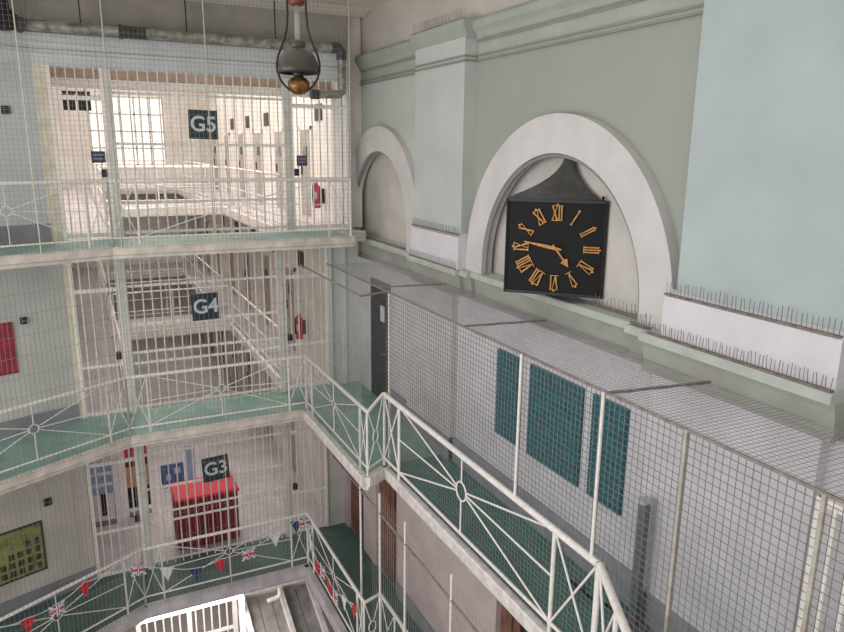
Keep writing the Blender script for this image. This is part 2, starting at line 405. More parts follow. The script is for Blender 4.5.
# ---- ceiling with a large roof light over the well
struct('ceiling', MB().box((-5.2,10.6,CEILZ),(5.25,14.0,CEILZ+.15)), CEIL)
struct('ceiling', MB().box((4.0,-1.5,CEILZ),(5.25,10.6,CEILZ+.15)), CEIL)
struct('ceiling', MB().box((-5.2,-1.5,CEILZ),(-2.6,10.6,CEILZ+.15)), CEIL)
struct('trim_14', MB().extr([(-3,10.6,CEILZ),(-3,10.72,CEILZ-.06),(-3,10.84,CEILZ)],(7.3,0,0)).extr([(-3,12.85,CEILZ),(-3,13.25,CEILZ-.1),(-3,13.25,CEILZ)],(8.2,0,0)), CEIL)
w = struct('window_1', MB().box((-2.6,5.93,CEILZ),(4.0,6.03,CEILZ+.12)).box((-2.6,2.0,CEILZ),(4.0,2.08,CEILZ+.12)).box((.2,-1.5,CEILZ+.01),(.28,10.6,CEILZ+.1)).box((2.9,-1.5,CEILZ+.01),(2.98,10.6,CEILZ+.1)), BARG)
# ---- ground floor
struct('floor', MB().box((-5.2,-1.5,F2-.2),(5.5,32.5,F2)), GFLOOR)

# ================================================================== WING BEHIND THE SCREENS
WY1=31.0
struct('wall_back', MB().box((-1.2,WY1,F2),(5.3,WY1+.2,3.6)), WINGW)
for i,(zz0,zz1) in enumerate(((-.7,1.9),)):
    w=struct('window_2', MB().box((.7,WY1-.06,zz0),(3.4,WY1-.01,zz1)), SKYL)
    mb=MB()
    for k in range(6): mb.bar((.7+k*.54,WY1-.09,zz0),(.7+k*.54,WY1-.09,zz1),.06)
    for k in range(5): mb.bar((.7,WY1-.09,zz0+k*.65),(3.4,WY1-.09,zz0+k*.65),.06)
    mb.build('window_frame', BARG, w)
for z0,z1,xl,xr in ((F5,3.4,-.95,4.9),(F4,F5-.14,-.75,4.42),(F3,F4-.14,-.85,4.35),(F2,F3-.14,-.85,4.35)):
    struct('wall_left', MB().box((xl-.3,GY+.27,z0),(xl,WY1,z1)), WINGW)
    struct('wall_right', MB().box((xr,GY+.26,z0),(xr+.3,WY1,z1)), WINGP)
struct('ceiling', MB().box((-1.3,GY+.3,3.4),(.2,WY1,3.5)).box((3.8,GY+.3,3.4),(5.2,WY1,3.5)), WINGP)
struct('window_3', MB().box((.2,GY+.3,3.42),(3.8,WY1,3.46)), SKYL)
struct('trim_18', MB().box((-1,14.1,1.14),(4.95,14.3,1.75)), mat('tan_beam','#b39d88',.7))
struct('trim_18', MB().box((-1,14.0,1.0),(4.95,14.3,1.14)), BARW)
struct('trim_19', MB().box((-.45,GY,F5),(-.27,GY+.3,1.25)).box((-.32,GY,F4),(-.25,GY+.3,F5-.14)), mat('cream_jamb','#ddd2bf',.7))
# exposed roof beams across the wing, seen through the top of the G5 screen
mb=MB()
for y in (15.0,17.5,20,22.5,25,27.5): mb.box((-1,y,2.25),(4.95,y+.25,2.5))
struct('trim_15', mb, mat('tan_beam','#b39d88',.7))
VX0,VX1=.58,3.5
for z,xl,xr in ((F5,-.97,4.92),(F4,-.8,4.44)):
    struct('floor', MB().box((xl,GY+.1,z-.14),(VX0,WY1,z)), PINKF)
    struct('floor', MB().box((VX1,GY+.1,z-.14),(xr,WY1,z)), PINKF)
    struct('floor', MB().box((VX0,19.3,z-.16),(VX1,20.9,z)), PINKF)
    struct('floor', MB().box((VX0,28.5,z-.16),(VX1,WY1,z)), PINKF)
    struct('trim_16', MB().box((VX0-.02,GY+.12,z-.18),(VX0+.03,19.3,z+.03)).box((VX0-.02,20.9,z-.18),(VX0+.03,28.5,z+.03)), BARW)
    struct('trim_16', MB().box((VX1-.03,GY+.12,z-.18),(VX1+.03,19.3,z+.03)).box((VX1-.03,20.9,z-.18),(VX1+.03,28.5,z+.03)), BARW)
    struct('trim_16', MB().box((VX0,19.26,z-.18),(VX1,19.3,z+.02)), BARW)
struct('floor', MB().box((-1.2,GY+.1,F3-.16),(4.65,WY1,F3)), PINKF)

def wing_rail(x0,x1,y0,y1,z,label,group):
    t=thing('wing_railing',label,'railing',((x0+x1)/2,(y0+y1)/2,z),group)
    p=lambda k,h: (x0+(x1-x0)*k, y0+(y1-y0)*k, z+h)
    MB().tube([p(0,1.05),p(1,1.05)],.025,8).build('top_rail',BARW,t)
    MB().tube([p(0,.55),p(1,.55)],.015,6).build('middle_rail',BARW,t)
    MB().tube([p(0,.12),p(1,.12)],.015,6).build('bottom_rail',BARW,t)
    L=math.hypot(x1-x0,y1-y0); n=max(2,int(L/1.25))
    for i in range(n+1): MB().bar(p(i/n,0.0),p(i/n,1.05),.03).build('post',BARW,t)
for lv,z in (('upper',F5),('middle',F4)):
    sgn = 'G5' if z==F5 else 'G4'
    for side,x in (('left',VX0-.08),('right',VX1+.08)):
        wing_rail(x,x,13.6,19.2,z,'white gallery railing behind the %s sign, %s side, before the cross bridge'%(sgn,side),'railings inside the cell wing')
        wing_rail(x,x,20.95,28.4,z,'far white gallery railing behind the %s sign, %s side, beyond the cross bridge'%(sgn,side),'railings inside the cell wing')
    wing_rail(VX0,VX1,19.36,19.36,z,'near white railing of the bridge crossing the wing behind the %s sign'%sgn,'railings inside the cell wing')
    wing_rail(VX0,VX1,20.84,20.84,z,'rear white railing of the bridge crossing the wing behind the %s sign'%sgn,'railings inside the cell wing')
    wing_rail(VX0,VX1,28.55,28.55,z,'white railing on the far landing at the wing end behind the %s sign'%sgn,'railings inside the cell wing')
ORD=['nearest','second','third','fourth','fifth','sixth','seventh']
def cell_door(xw,sgn,y,z,label,n):
    t=thing('cell_door',label,'door',(xw,y,z),'cell doors in the wing')
    o=-sgn
    MB().box((xw,y-.48,z),(xw+o*.05,y-.40,z+2.05)).box((xw,y+.40,z),(xw+o*.05,y+.48,z+2.05)).box((xw,y-.48,z+1.97),(xw+o*.05,y+.48,z+2.06)).build('door_frame',BARW,t)
    MB().box((xw+o*.005,y-.40,z+.01),(xw+o*.035,y+.40,z+1.97)).build('door_leaf',DOORC,t)
    MB().box((xw+o*.035,y-.12,z+1.35),(xw+o*.045,y+.12,z+1.6)).build('hatch',HATCH,t)
    MB().box((xw+o*.035,y+.26,z+.95),(xw+o*.06,y+.34,z+1.15)).build('lock',HATCH,t)
for z,xl,xr,s in ((F5,-.95,4.9,'G5'),(F4,-.75,4.42,'G4'),(F3,-.85,4.35,'G3')):
    for i in range(6):
        y=16.2+i*2.35
        cell_door(xr,1,y,z,'%s grey cell door along the right wall of the %s wing'%(ORD[i],s),i)
        if s!='G3' or i<3: cell_door(xl,-1,y,z,'%s grey cell door along the left wall of the %s wing'%(ORD[i],s),i)
# vents above the doors on the right wall
for z,xr,s in ((F5,4.9,'G5'),(F4,4.42,'G4')):
    for i in range(5):
        o=MB().box((xr-.02,15.0+i*2.35,z+2.15),(xr,15.5+i*2.35,z+2.5)).build('wall_vent',HATCH)
        tag(o,'%s dark wall vent high on the right wall of the %s wing'%(ORD[i],s),'vent','vents in the wing wall')

# ================================================================== BARRED SCREENS AND GATES
def screen(F, top, x0, xa, xb, x1, sgn, barsp=.155):
    y=GY-.03
    # central fixed screen
    t=thing('barred_screen','white barred fixed screen carrying the %s sign, between two grey posts'%sgn,'screen',((xa+xb)/2,y,F),'barred screens across the wing')
    for x in (xa,xb): MB().bbox((x-.055,y-.06,F),(x+.055,y+.06,top),.01).build('post',BARG,t)
    zs=[F+.10,F+.93,F+1.13,F+1.65,F+2.35] if F<F5 else [F+.10,F+.62,F+1.6,F+2.42]
    for z in zs:
        MB().bar((xa+.055,y,z),(xb-.055,y,z),.012,.045).build('rail',BARW,t)
    n=int(round((xb-xa)/barsp))
    for i in range(1,n):
        x=xa+(xb-xa)*i/n
        MB().tube([(x,y-.02,F+.02),(x,y-.02,top)],.0125,6).build('bar',BARW,t)
    # side gates
    for side,(a,b) in (('left',(x0,xa-.06)),('right',(xb+.06,x1))):
        t=thing('barred_gate','white barred gate on the %s of the %s screen'%(side,sgn),'gate',((a+b)/2,y,F),'barred gates onto the wing landings')
        gt=F+2.32
        mb=MB().bbox((a,y-.03,F+.03),(a+.06,y+.03,top),.008).bbox((b-.06,y-.03,F+.03),(b,y+.03,top),.008)
        mb.build('gate_frame',BARW,t)
        MB().bar((a+.06,y,gt),(b-.06,y,gt),.04,.07).build('transom',BARW,t)
        MB().bar((a+.06,y,F+.95),(b-.06,y,F+.95),.014,.05).build('rail',BARW,t)
        MB().bar((a+.06,y,F+.08),(b-.06,y,F+.08),.014,.07).build('rail',BARW,t)
        k=max(3,int(round((b-a)/.15)))
        for i in range(1,k):
            x=a+(b-a)*i/k
            MB().tube([(x,y,F+.05),(x,y,top)],.0125,6).build('bar',BARW,t)
        lx=b-.11 if side=='left' else a+.11
        MB().bbox((lx-.045,y-.05,F+1.05),(lx+.045,y+.05,F+1.18),.01).build('lock',BLK,t)
screen(F5,1.25,-.27,.62,3.60,4.82,'G5')
screen(F4,F5-.14,-.25,.58,3.36,4.34,'G4')
screen(F3,F4-.14,-.31,.63,3.36,4.24,'G3')

# level signs (panel with lettering)
def text_mesh(s, size, m, parent, loc, rot, bold=.012, name='lettering'):
    cu=bpy.data.curves.new('txt','FONT'); cu.body=s; cu.size=size; cu.align_x='CENTER'; cu.align_y='CENTER'; cu.extrude=.004; cu.offset=bold
    tmp=bpy.data.objects.new('txt',cu); COL.objects.link(tmp)
    dg=bpy.context.evaluated_depsgraph_get()
    me=bpy.data.meshes.new_from_object(tmp.evaluated_get(dg)); bpy.data.objects.remove(tmp)
    me.materials.clear(); me.materials.append(m)
    o=bpy.data.objects.new(name,me); COL.objects.link(o); o.parent=parent
    o.location=V(loc)-wloc(parent); o.rotation_euler=rot; WL[o.name]=V(loc)
    return o
def level_sign(s,x,z,w,h,tilt):
    y=GY-.1
    t=thing('level_sign','navy square sign reading %s in pale letters, fixed to the white bars'%s,'sign',(x,y,z-h/2),'level signs')
    M=Matrix.Rotation(tilt,4,'Y')
    o=MB().bbox((x-w/2,y-.01,z-h/2),(x+w/2,y+.01,z+h/2),.004).build('sign_panel',NAVY,t,(x,y,z)); o.rotation_euler=(0,tilt,0)
    l=text_mesh(s,h*.74,WHITE,t,(x,y-.016,z),(math.pi/2,tilt,0),bold=.006)
    for k in (-.3,.3): MB().bar((x+w*k,y+.01,z+h*.3),(x+w*k,y+.05,z+h*.3),.02).build('fixing_clip',IRON,t)
level_sign('G5',2.10,.39,.49,.49,.02)
level_sign('G4',1.95,-2.86,.50,.50,-.03)
level_sign('G3',1.95,-6.10,.50,.50,-.05)

def small_plate(name,x,y,z,w,h,label,m=BLUES,stripes=True):
    t=thing(name,label,'sign',(x,y,z-h/2))
    MB().bbox((x-w/2,y-.01,z-h/2),(x+w/2,y+.01,z+h/2),.003).build('sign_panel',m,t)
    if stripes:
        MB().box((x-w*.36,y-.013,z+h*.12),(x+w*.36,y-.011,z+h*.26)).box((x-w*.36,y-.013,z-h*.22),(x+w*.3,y-.011,z-h*.08)).build('text_line',mat('dull_sign_text','#8088a8',.6),t)
small_plate('door_sign',.38,GY-.10,-.17,.22,.19,'small dark blue sign on the left G5 gate, left of the grey post')
small_plate('door_sign',3.86,GY-.10,-.22,.20,.19,'small dark blue sign on the right G5 gate, near the fire extinguisher')

# fire extinguishers
def extinguisher(x,y,z,label):
    t=thing('fire_extinguisher',label,'fire extinguisher',(x,y,z),'fire extinguishers')
    MB().lathe((x,y,z),[(0,0),(.075,0),(.085,.02),(.085,.42),(.07,.48),(.035,.52),(.03,.54),(0,.54)],18).build('cylinder',RED,t)
    MB().lathe((x,y,z),[(.028,.54),(.03,.58),(.0,.6)],12).bar((x,y,z+.57),(x-.02,y-.1,z+.62),.025).bar((x,y,z+.57),(x-.02,y-.1,z+.57),.02).build('valve',BLK,t)
    MB().tube([(x,y-.03,z+.57),(x-.1,y-.05,z+.5),(x-.11,y-.05,z+.3),(x-.10,y-.05,z+.12)],.014,8).build('hose',BLK,t)
    MB().box((x-.087,y-.09,z+.2),(x-.02,y-.083,z+.36)).build('label_plate',mat('paper_white','#c9c6c6'),t)
    MB().box((x+.085,y-.04,z+.1),(x+.18,y+.04,z+.42)).build('bracket',IRON,t)
extinguisher(4.73,15.0,-1.27,'red fire extinguisher hung on the wall behind the right G5 gate')
extinguisher(4.25,15.0,-4.2,'red fire extinguisher hung on the wall behind the right G4 gate')

t=thing('hanging_sign','pair of black sign boxes hung high behind the left G5 gate','sign',(.16,15.2,.65))
MB().bbox((-.08,15.17,.66),(.13,15.23,.95),.006).build('sign_box',BLK,t)
MB().bbox((.18,15.17,.66),(.40,15.23,.95),.006).build('sign_box',BLK,t)
MB().bar((-.08,15.2,.98),(.40,15.2,.98),.05).build('hanging_bar',IRON,t)
for x in (0,.3): MB().bar((x,15.2,1.0),(x,15.2,2.25),.015).build('hanger',IRON,t)
# ================================================================== GALLERY RAILINGS
def railing(label,p,q,F,h=1.03,halves=(.32,.32),rr=.026,mid_post=True,m=RAIL,group='gallery railings around the well',bottom=.14):
    p=V((p[0],p[1],0)); q=V((q[0],q[1],0)); L=(q-p).length; d=(q-p)/L
    at=lambda s,z: p+d*s+V((0,0,F+z))
    t=thing('gallery_railing',label,'railing',tuple(at(L/2,0)),group)
    MB().tube([at(0,h),at(L,h)],rr*1.1,10).build('top_rail',m,t)
    MB().tube([at(0,bottom),at(L,bottom)],rr*.62,8).build('bottom_rail',m,t)
    a=halves[0]; b=L-halves[1]
    posts=[0]
    if halves[0]: posts.append(a)
    if halves[1]: posts.append(b)
    posts.append(L)
    for s in posts: MB().tube([at(s,.0),at(s,h)],rr*.7,8).build('post',m,t)
    r=.0085 if rr<.03 else .013
    for hv in (((0,a),) if halves[0] else ())+(((b,L),) if halves[1] else ()):
        s0,s1=hv
        MB().tube([at(s0,h),at(s1,bottom)],r,6).build('brace',m,t)
        MB().tube([at(s0,bottom),at(s1,h)],r,6).build('brace',m,t)
    # main bay with a ring and spokes
    c=(a+b)/2; zc=(h+bottom)/2+.05; R=.07 if rr<.03 else .12
    ring=[at(c,zc)+d*(R*math.cos(2*math.pi*i/20))+V((0,0,R*math.sin(2*math.pi*i/20))) for i in range(20)]
    MB().tube(ring,r,6,closed=True).build('ring',m,t)
    ends=[(a,h),(a,(h+bottom)/2),(a,bottom),(b,h),(b,(h+bottom)/2),(b,bottom),(c,h),(c,bottom)]
    for s,z in ends:
        e=at(s,z); cc=at(c,zc); u=(e-cc).normalized()
        MB().tube([cc+u*R,e],r,6).build('brace',m,t)
    return t
def E(x,y): return (x,y)
yo=EY+.04
railing('white railing on the back gallery at G5 level, top of three',(4.42,yo),(.44,yo),F5,1.03,(.4,.4))
railing('white railing on the angled left gallery at G5 level',(.44,yo),(-2.3,yo-.82),F5,1.03,(.35,.35))
railing('outer bay of the white railing on the angled left gallery at G5 level',(-2.33,yo-.83),(-4.6,yo-1.51),F5,1.03,(.35,.35))
railing('white railing on the back gallery at G4 level, under the G4 sign',(3.5,yo),(.44,yo),F4,1.03,(.32,.32))
railing('white railing on the angled left gallery at G4 level, by the red board',(.44,yo),(-2.24,yo-1.455),F4,1.03,(.35,.35))
railing('outer bay of the white railing on the angled left gallery at G4 level',(-2.27,yo-1.47),(-4.6,yo-2.735),F4,1.03,(.35,.35))
railing('white railing running forward from the G4 back gallery to the notch',(3.51,yo),(3.51,8.97),F4,1.03,(.35,.3))
railing('white railing on the back gallery at G3 level, hung with bunting',(3.44,yo),(.44,yo),F3,1.08,(.32,.32))
railing('white railing on the angled left gallery at G3 level, with bunting',(.44,yo),(-2.24,yo-1.455),F3,1.08,(.35,.35))
railing('outer bay of the white railing on the angled left gallery at G3 level',(-2.27,yo-1.47),(-4.6,yo-2.735),F3,1.08,(.35,.35))
railing('white railing running forward from the G3 back gallery, with bunting',(3.45,yo),(3.45,9.02),F3,1.08,(.35,.3))
def short_rail(label,p,q,F,h0,h1,m=RAIL):
    p=V((*p,F)); q=V((*q,F)); t=thing('gallery_railing',label,'railing',tuple((p+q)/2),'gallery railings around the well')
    z=lambda h:V((0,0,h))
    MB().tube([p+z(h0),q+z(h1)],.026,10).build('top_rail',m,t)
    MB().tube([p+z(.14),q+z(.14)],.016,8).build('bottom_rail',m,t)
    c=(p+q)/2+z(.58)
    ring=[c+(q-p).normalized()*.07*math.cos(2*math.pi*i/16)+z(.1*math.sin(2*math.pi*i/16)) for i in range(16)]
    MB().tube(ring,.011,6,closed=True).build('ring',m,t)
    for e in (p+z(h0),p+z(.14),q+z(h1),q+z(.14)):
        u=(e-c).normalized(); MB().tube([c+u*.09,e],.011,6).build('brace',m,t)
short_rail('short slanting white railing across the notch between two G4 galleries',(3.51,8.95),(3.86,9.2),F4,1.03,1.18)
short_rail('short white railing across the notch between two G3 galleries',(3.45,9.0),(3.75,9.08),F3,1.08,1.1)
railing('long white railing on the right walkway at G4 level, beside the mesh cage',(3.88,9.2),(3.88,4.30),F4,1.17,(.55,.64),.034)
railing('white railing bending forward at the near end of the G4 walkway',(3.88,4.28),(2.2,.97),F4,1.17,(.6,0),.034)
railing('white railing on the right walkway at G3 level, in the bottom corner',(3.75,9.06),(3.75,4.33),F3,1.1,(.55,.6))

# ================================================================== SAFETY NETTING
def net(name,label,o,u,v,lu,lv,su,sv,m,r,group,cat='netting'):
    """one wire panel: origin o, axis u (length lu), axis v (length lv)"""
    o=V(o); u=V(u).normalized(); v=V(v).normalized(); mb=MB()
    n=int(lu/su)
    for i in range(n+1): mb.wire(o+u*(i*lu/n), o+u*(i*lu/n)+v*lv, r)
    k=int(lv/sv)
    for i in range(k+1): mb.wire(o+v*(i*lv/k), o+v*(i*lv/k)+u*lu, r*.8)
    ob=mb.build(name,m); return tag(ob,label,cat,group)
NG='safety nets around the well'
yn=EY-.07
net('safety_net','fine wire net hanging from the ceiling to the G5 back gallery',(.44,yn,F5),(1,0,0),(0,0,1),3.95,CEILZ-F5-.02,.066,.07,WIRE,.0023,NG)
net('safety_net','fine wire net across the angled left gallery at G5',(.43,yn,F5),(-2.72,-.83,0),(0,0,1),5.2,CEILZ-F5-.02,.064,.07,WIRE,.0025,NG)
net('safety_net','fine wire net between the G4 and G5 back galleries',(.44,yn,F4),(1,0,0),(0,0,1),2.98,F5-F4-.2,.075,.3,WIRE,.0030,NG)
net('safety_net','fine wire net across the angled left gallery at G4',(.43,yn,F4),(-1.75,-.95,0),(0,0,1),5.7,F5-F4-.2,.07,.3,WIRE,.0036,NG)
net('safety_net','fine wire net between the G3 and G4 back galleries',(.44,yn-.06,F3),(1,0,0),(0,0,1),2.9,F4-F3-.2,.075,.4,WIRE,.003,NG)
net('safety_net','fine wire net across the angled left gallery at G3',(.43,yn-.06,F3),(-1.75,-.95,0),(0,0,1),5.7,F4-F3-.2,.07,.4,WIRE,.003,NG)
net('safety_net','fine wire net along the short G4 gallery before the notch',(3.43,9.0,F4),(0,1,0),(0,0,1),2.95,2.74,.075,.4,WIRE,.003,NG)
for x in (-.55,):
    k=(x-.42)/-2.72
    o=MB().tube([(x,yn-.83*k-.02,F5),(x,yn-.83*k-.02,CEILZ)],.010,6).build('net_seam_rope',CABLE); tag(o,'pale vertical seam rope in the net, far left beside the dark pipe joint','rope','seam ropes in the nets')
for x,lab in ((.56,'pale vertical seam rope in the G5 net, in line with the left gate post'),(2.01,'pale vertical seam rope in the G5 net, in front of the G5 sign'),(4.39,'pale vertical seam rope in the G5 net, at the right wall corner')):
    o=MB().tube([(x,yn-.02,F5),(x,yn-.02,CEILZ)],.010,6).build('net_seam_rope',CABLE); tag(o,lab,'rope','seam ropes in the nets')
for F,Ft,x,lab in ((F4,F5-.2,1.98,'pale vertical seam rope in front of the G4 sign'),(F3,F4-.2,1.92,'pale vertical seam rope in front of the G3 sign')):
    o=MB().tube([(x,yn-.09,F),(x,yn-.09,Ft)],.0065,6).build('net_seam_rope',CABLE); tag(o,lab,'rope','seam ropes in the nets')

# ---- mesh cage over the right walkway at G4
CX=3.91; CT=-2.0
cage=thing('mesh_cage','wire mesh cage enclosing the right G4 walkway, with a flat mesh roof','mesh cage',(CX,4,F4))
def meshpart(name,o,u,v,lu,lv,su,sv,r,m=WIRED):
    o=V(o);u=V(u).normalized();v=V(v).normalized();mb=MB()
    n=int(lu/su)
    for i in range(n+1): mb.wire(o+u*(i*lu/n),o+u*(i*lu/n)+v*lv,r)
    k=int(lv/sv)
    for i in range(k+1): mb.wire(o+v*(i*lv/k),o+v*(i*lv/k)+u*lu,r)
    return mb.build(name,m,cage)
meshpart('side_mesh',(CX,-1.2,F4-.1),(0,1,0),(0,0,1),10.4,CT-F4+.1,.062,.062,.0034)
meshpart('roof_mesh',(CX,-1.2,CT),(0,1,0),(1,0,0),13.0,1.12,.052,.052,.0026,mat('pale_roof_mesh_wire','#9c999b',.5,metal=.3))
MB().bar((CX,-1.2,CT),(CX,11.9,CT),.022,.022).build('top_rail',CAGET,cage)
MB().bar((CX,9.15,CT),(3.44,9.0,CT),.025).build('top_rail',CAGET,cage)
MB().bar((3.44,9.0,CT),(3.44,11.95,CT),.022).build('top_rail',CAGET,cage)
for y in (3.50,2.41):
    MB().bar((CX,y,F4),(CX,y,CT),.028).build('frame_post',CAGEF,cage)
for y in (5.67,4.42):
    MB().tube([(CX-.03,y-.02,F4+1.17),(CX-.01,y,CT)],.017,8).build('frame_post',RAIL,cage)
MB().tube([(CX+.02,9.12,F4),(CX+.02,9.12,CT)],.02,8).build('frame_post',RAIL,cage)
for y in (9.45,6.88,4.36):
    MB().bar((CX,y,CT+.01),(4.95,y-.15,CT+.01),.022).build('cross_bar',CAGET,cage)
# posts and sloping tie of the lower cage at G3
lc=thing('mesh_cage','pale tubular mesh cage below the G4 walkway, in front of the pink wall','mesh cage',(3.62,8,F3))
MB().tube([(3.62,10.9,-5.24),(3.62,4.4,-5.33)],.018,8).build('top_rail',CAGET,lc)
for y in (9.57,8.77,7.86,6.52):
    MB().tube([(3.62,y,F3),(3.62,y,F4-.2)],.018,8).build('frame_post',RAIL,lc)
mb=MB()
for k in range(66): mb.wire((3.62,4.2+k*.075,F3),(3.62,4.2+k*.075,F4-.2),.0028)
for k in range(6): mb.wire((3.62,4.2,F3+.3+k*.5),(3.62,9.1,F3+.3+k*.5),.0022)
mb.build('side_mesh',WIRE,lc)

# ================================================================== OBJECTS ON THE RIGHT WALL
# --- clock
zb,zt=-1.63,-.53; HW=.572
A_=V((4.467,6.93,0)); B_=V((5.28,6.12,0)); C_=V((5.28,7.74,0))     # plan: free corner, near wall end, far wall end
cc=(A_+B_)/2
u_f=(B_-A_).normalized(); n_f=V((u_f.y,-u_f.x,0)).normalized()
if n_f.y>0: n_f=-n_f
clk=thing('wall_clock','black turret clock with gilt roman numerals and a curved lead roof','clock',(4.9,6.9,zb))
fc=cc
def CP(a,b,out=0): return fc+u_f*a+V((0,0,b))+n_f*out     # point on the dial
zc=(zt+zb)/2
MB().prism([(p.x,p.y) for p in (A_,B_,C_)],zb,zt).build('case',BLACK,clk)
mb=MB()
for a in (-1,1): mb.bar(CP(a*(HW-.018),zb,.006),CP(a*(HW-.018),zt,.006),.035,.02)
mb.bar(CP(-HW,zb+.016,.006),CP(HW,zb+.016,.006),.02,.035).bar(CP(-HW,zt-.016,.006),CP(HW,zt-.016,.006),.02,.035)
mb.build('dial_frame',mat('black_frame','#1e2024',.4),clk)
mb=MB(); N=14; rings=[]; ap=V((5.21,6.78,0))
r_a=A_.lerp(ap,.02); r_b=B_.lerp(ap,.2); r_c=C_.lerp(ap,.13); r_d=V((5.28,6.9,0))
for i in range(N+1):
    t=i/N; k=(1-t)**2.5*.93+.07*(1-t)+.065
    k=min(k,1.0)
    rings.append([ap.lerp(q,k)+V((0,0,zt+.545*t)) for q in (r_a,r_b,r_c)])
vs=[p for q in rings for p in q]; fs=[(i*3+k,i*3+(k+1)%3,(i+1)*3+(k+1)%3,(i+1)*3+k) for i in range(N) for k in range(3)]+[(0,1,2),(N*3,N*3+1,N*3+2)]
mb.add(vs,fs); mb.build('roof',ROOFM,clk)
MB().lathe(B_.lerp(ap,.12)+V((-.02,-.01,zt)),[(0,0),(.018,.0),(.012,.02),(.02,.035),(0,.055)],10).build('finial_knob',BLACK,clk)
dz=zc+.0; DC=(.015,dz)
def stroke(mb,cx,cy,ang,x0,y0,x1,y1,w):
    # local numeral coords: +y outward from dial centre
    ca,sa=math.cos(ang),math.sin(ang)
    def T(x,y): return (cx+x*ca+y*sa, cy-x*sa+y*ca)
    dx,dy=x1-x0,y1-y0; L=math.hypot(dx,dy); nx,ny=-dy/L*w/2,dx/L*w/2
    pts=[T(x0+nx,y0+ny),T(x1+nx,y1+ny),T(x1-nx,y1-ny),T(x0-nx,y0-ny)]
    mb.hexa([CP(a,b,.012) for a,b in pts]+[CP(a,b,.020) for a,b in pts])
def diamond(mb,cx,cy,ang,x,y,s):
    ca,sa=math.cos(ang),math.sin(ang)
    T=lambda x,y:(cx+x*ca+y*sa, cy-x*sa+y*ca)
    pts=[T(x-s,y),T(x,y+s),T(x+s,y),T(x,y-s)]
    mb.hexa([CP(a,b,.012) for a,b in pts]+[CP(a,b,.020) for a,b in pts])
ROM=['XII','I','II','III','IIII','V','VI','VII','VIII','IX','X','XI']; ROM[4]='IV'
RD=.40; NH=.165
for k,s in enumerate(ROM):
    ang=k*math.pi/6; cx=DC[0]+RD*math.sin(ang); cy=DC[1]+RD*math.cos(ang)
    mb=MB(); wch={'I':.028,'V':.07,'X':.07}; tot=sum(wch[c] for c in s); x=-tot/2
    for c in s:
        w=wch[c]; a=x+.006; b=x+w-.006
        if c=='I': stroke(mb,cx,cy,ang,(a+b)/2,-NH/2,(a+b)/2,NH/2,.015)
        elif c=='V':
            stroke(mb,cx,cy,ang,a,NH/2,(a+b)/2,-NH/2,.017); stroke(mb,cx,cy,ang,b,NH/2,(a+b)/2,-NH/2,.009)
        else:
            stroke(mb,cx,cy,ang,a,NH/2,b,-NH/2,.017); stroke(mb,cx,cy,ang,b,NH/2,a,-NH/2,.009)
        x+=w
    stroke(mb,cx,cy,ang,-tot/2,NH/2,tot/2,NH/2,.010); stroke(mb,cx,cy,ang,-tot/2,-NH/2,tot/2,-NH/2,.010)
    diamond(mb,cx,cy,ang,0,NH/2+.012,.016)
    mb.build('numeral',GOLD,clk)
def hand(name,ang,L,w,spade,tail):
    mb=MB(); ca,sa=math.cos(ang),math.sin(ang)
    T=lambda x,y:(DC[0]+x*ca+y*sa, DC[1]-x*sa+y*ca)
    if spade: out=[(-w*.6,-tail),(w*.6,-tail),(w*.5,L*.62),(w*2.6,L*.66),(w*1.4,L*.82),(0,L),(-w*1.4,L*.82),(-w*2.6,L*.66),(-w*.5,L*.62)]
    else: out=[(-w*.5,-tail),(w*.5,-tail),(w*.8,.02),(w*.9,L*.3),(w*.25,L),(-w*.25,L),(-w*.9,L*.3),(-w*.8,.02)]
    z0=.026 if spade else .036
    pts=[T(*p) for p in out]
    mb.extr([CP(a,b,z0) for a,b in pts], n_f*.008)
    mb.build(name,GOLD,clk)
hand('minute_hand',math.radians(280),.37,.022,False,.07)
hand('hour_hand',math.radians(143),.26,.018,True,.05)
MB().tube([CP(*DC,.0),CP(*DC,.05)],.02,12).build('hand_boss',GOLD,clk)

# --- spike strips
def spikes(label,p,q,n,h,lean=(0,0,0),base=True,grp='bird spike strips'):
    p=V(p);q=V(q); t=thing('bird_spike_strip',label,'bird spikes',tuple((p+q)/2),grp)
    MB().bar(p,q,.035,.014).build('base_strip',SPBASE,t)
    proto=None
    for i in range(n):
        f=(i+.5)/n; b=p+(q-p)*f
        L=V(lean)*(.25 if i%2 else -.1)
        hh=h*(1+.12*random.uniform(-1,1))
        mb=MB().tube([b,b+L*h+V((0,random.uniform(-.01,.01),hh))],.0028,4); mb.build('spike',SPIKE,t)
spikes('long bird spike strip along the top of the near white pedestal block',(4.93,3.1,-1.30),(4.93,4.84,-1.30),40,.125,(-.25,0,0))
spikes('long bird spike strip on the mint ledge below the near white pedestal block',(4.89,3.08,-1.71),(4.89,4.98,-1.71),52,.115,(-.2,0,0))
spikes('short bird spike strip on the ledge at the right foot of the clock arch',(5.0,5.06,-1.70),(5.0,5.34,-1.70),8,.12,(-.2,0,0))
spikes('bird spike strip inside the clock arch at the right foot',(5.2,5.4,-1.69),(5.2,6.3,-1.69),14,.12,(-.2,0,0))
spikes('bird spike strip along the top of the far white pedestal block',(4.95,8.95,-1.20),(4.95,10.54,-1.20),34,.11,(-.25,0,0))
spikes('bird spike strip on the ledge below the far white pedestal block',(4.93,8.96,-1.71),(4.93,10.6,-1.71),36,.11,(-.2,0,0))
spikes('bird spike strip along the foot of the small far arch',(5.12,10.75,-1.70),(5.12,13.1,-1.70),32,.10,(-.2,0,0))
spikes('bird spike strip on the cap of the far pilaster near the ceiling',(4.96,8.92,1.75),(4.96,10.6,1.75),30,.14,(-.2,0,0))

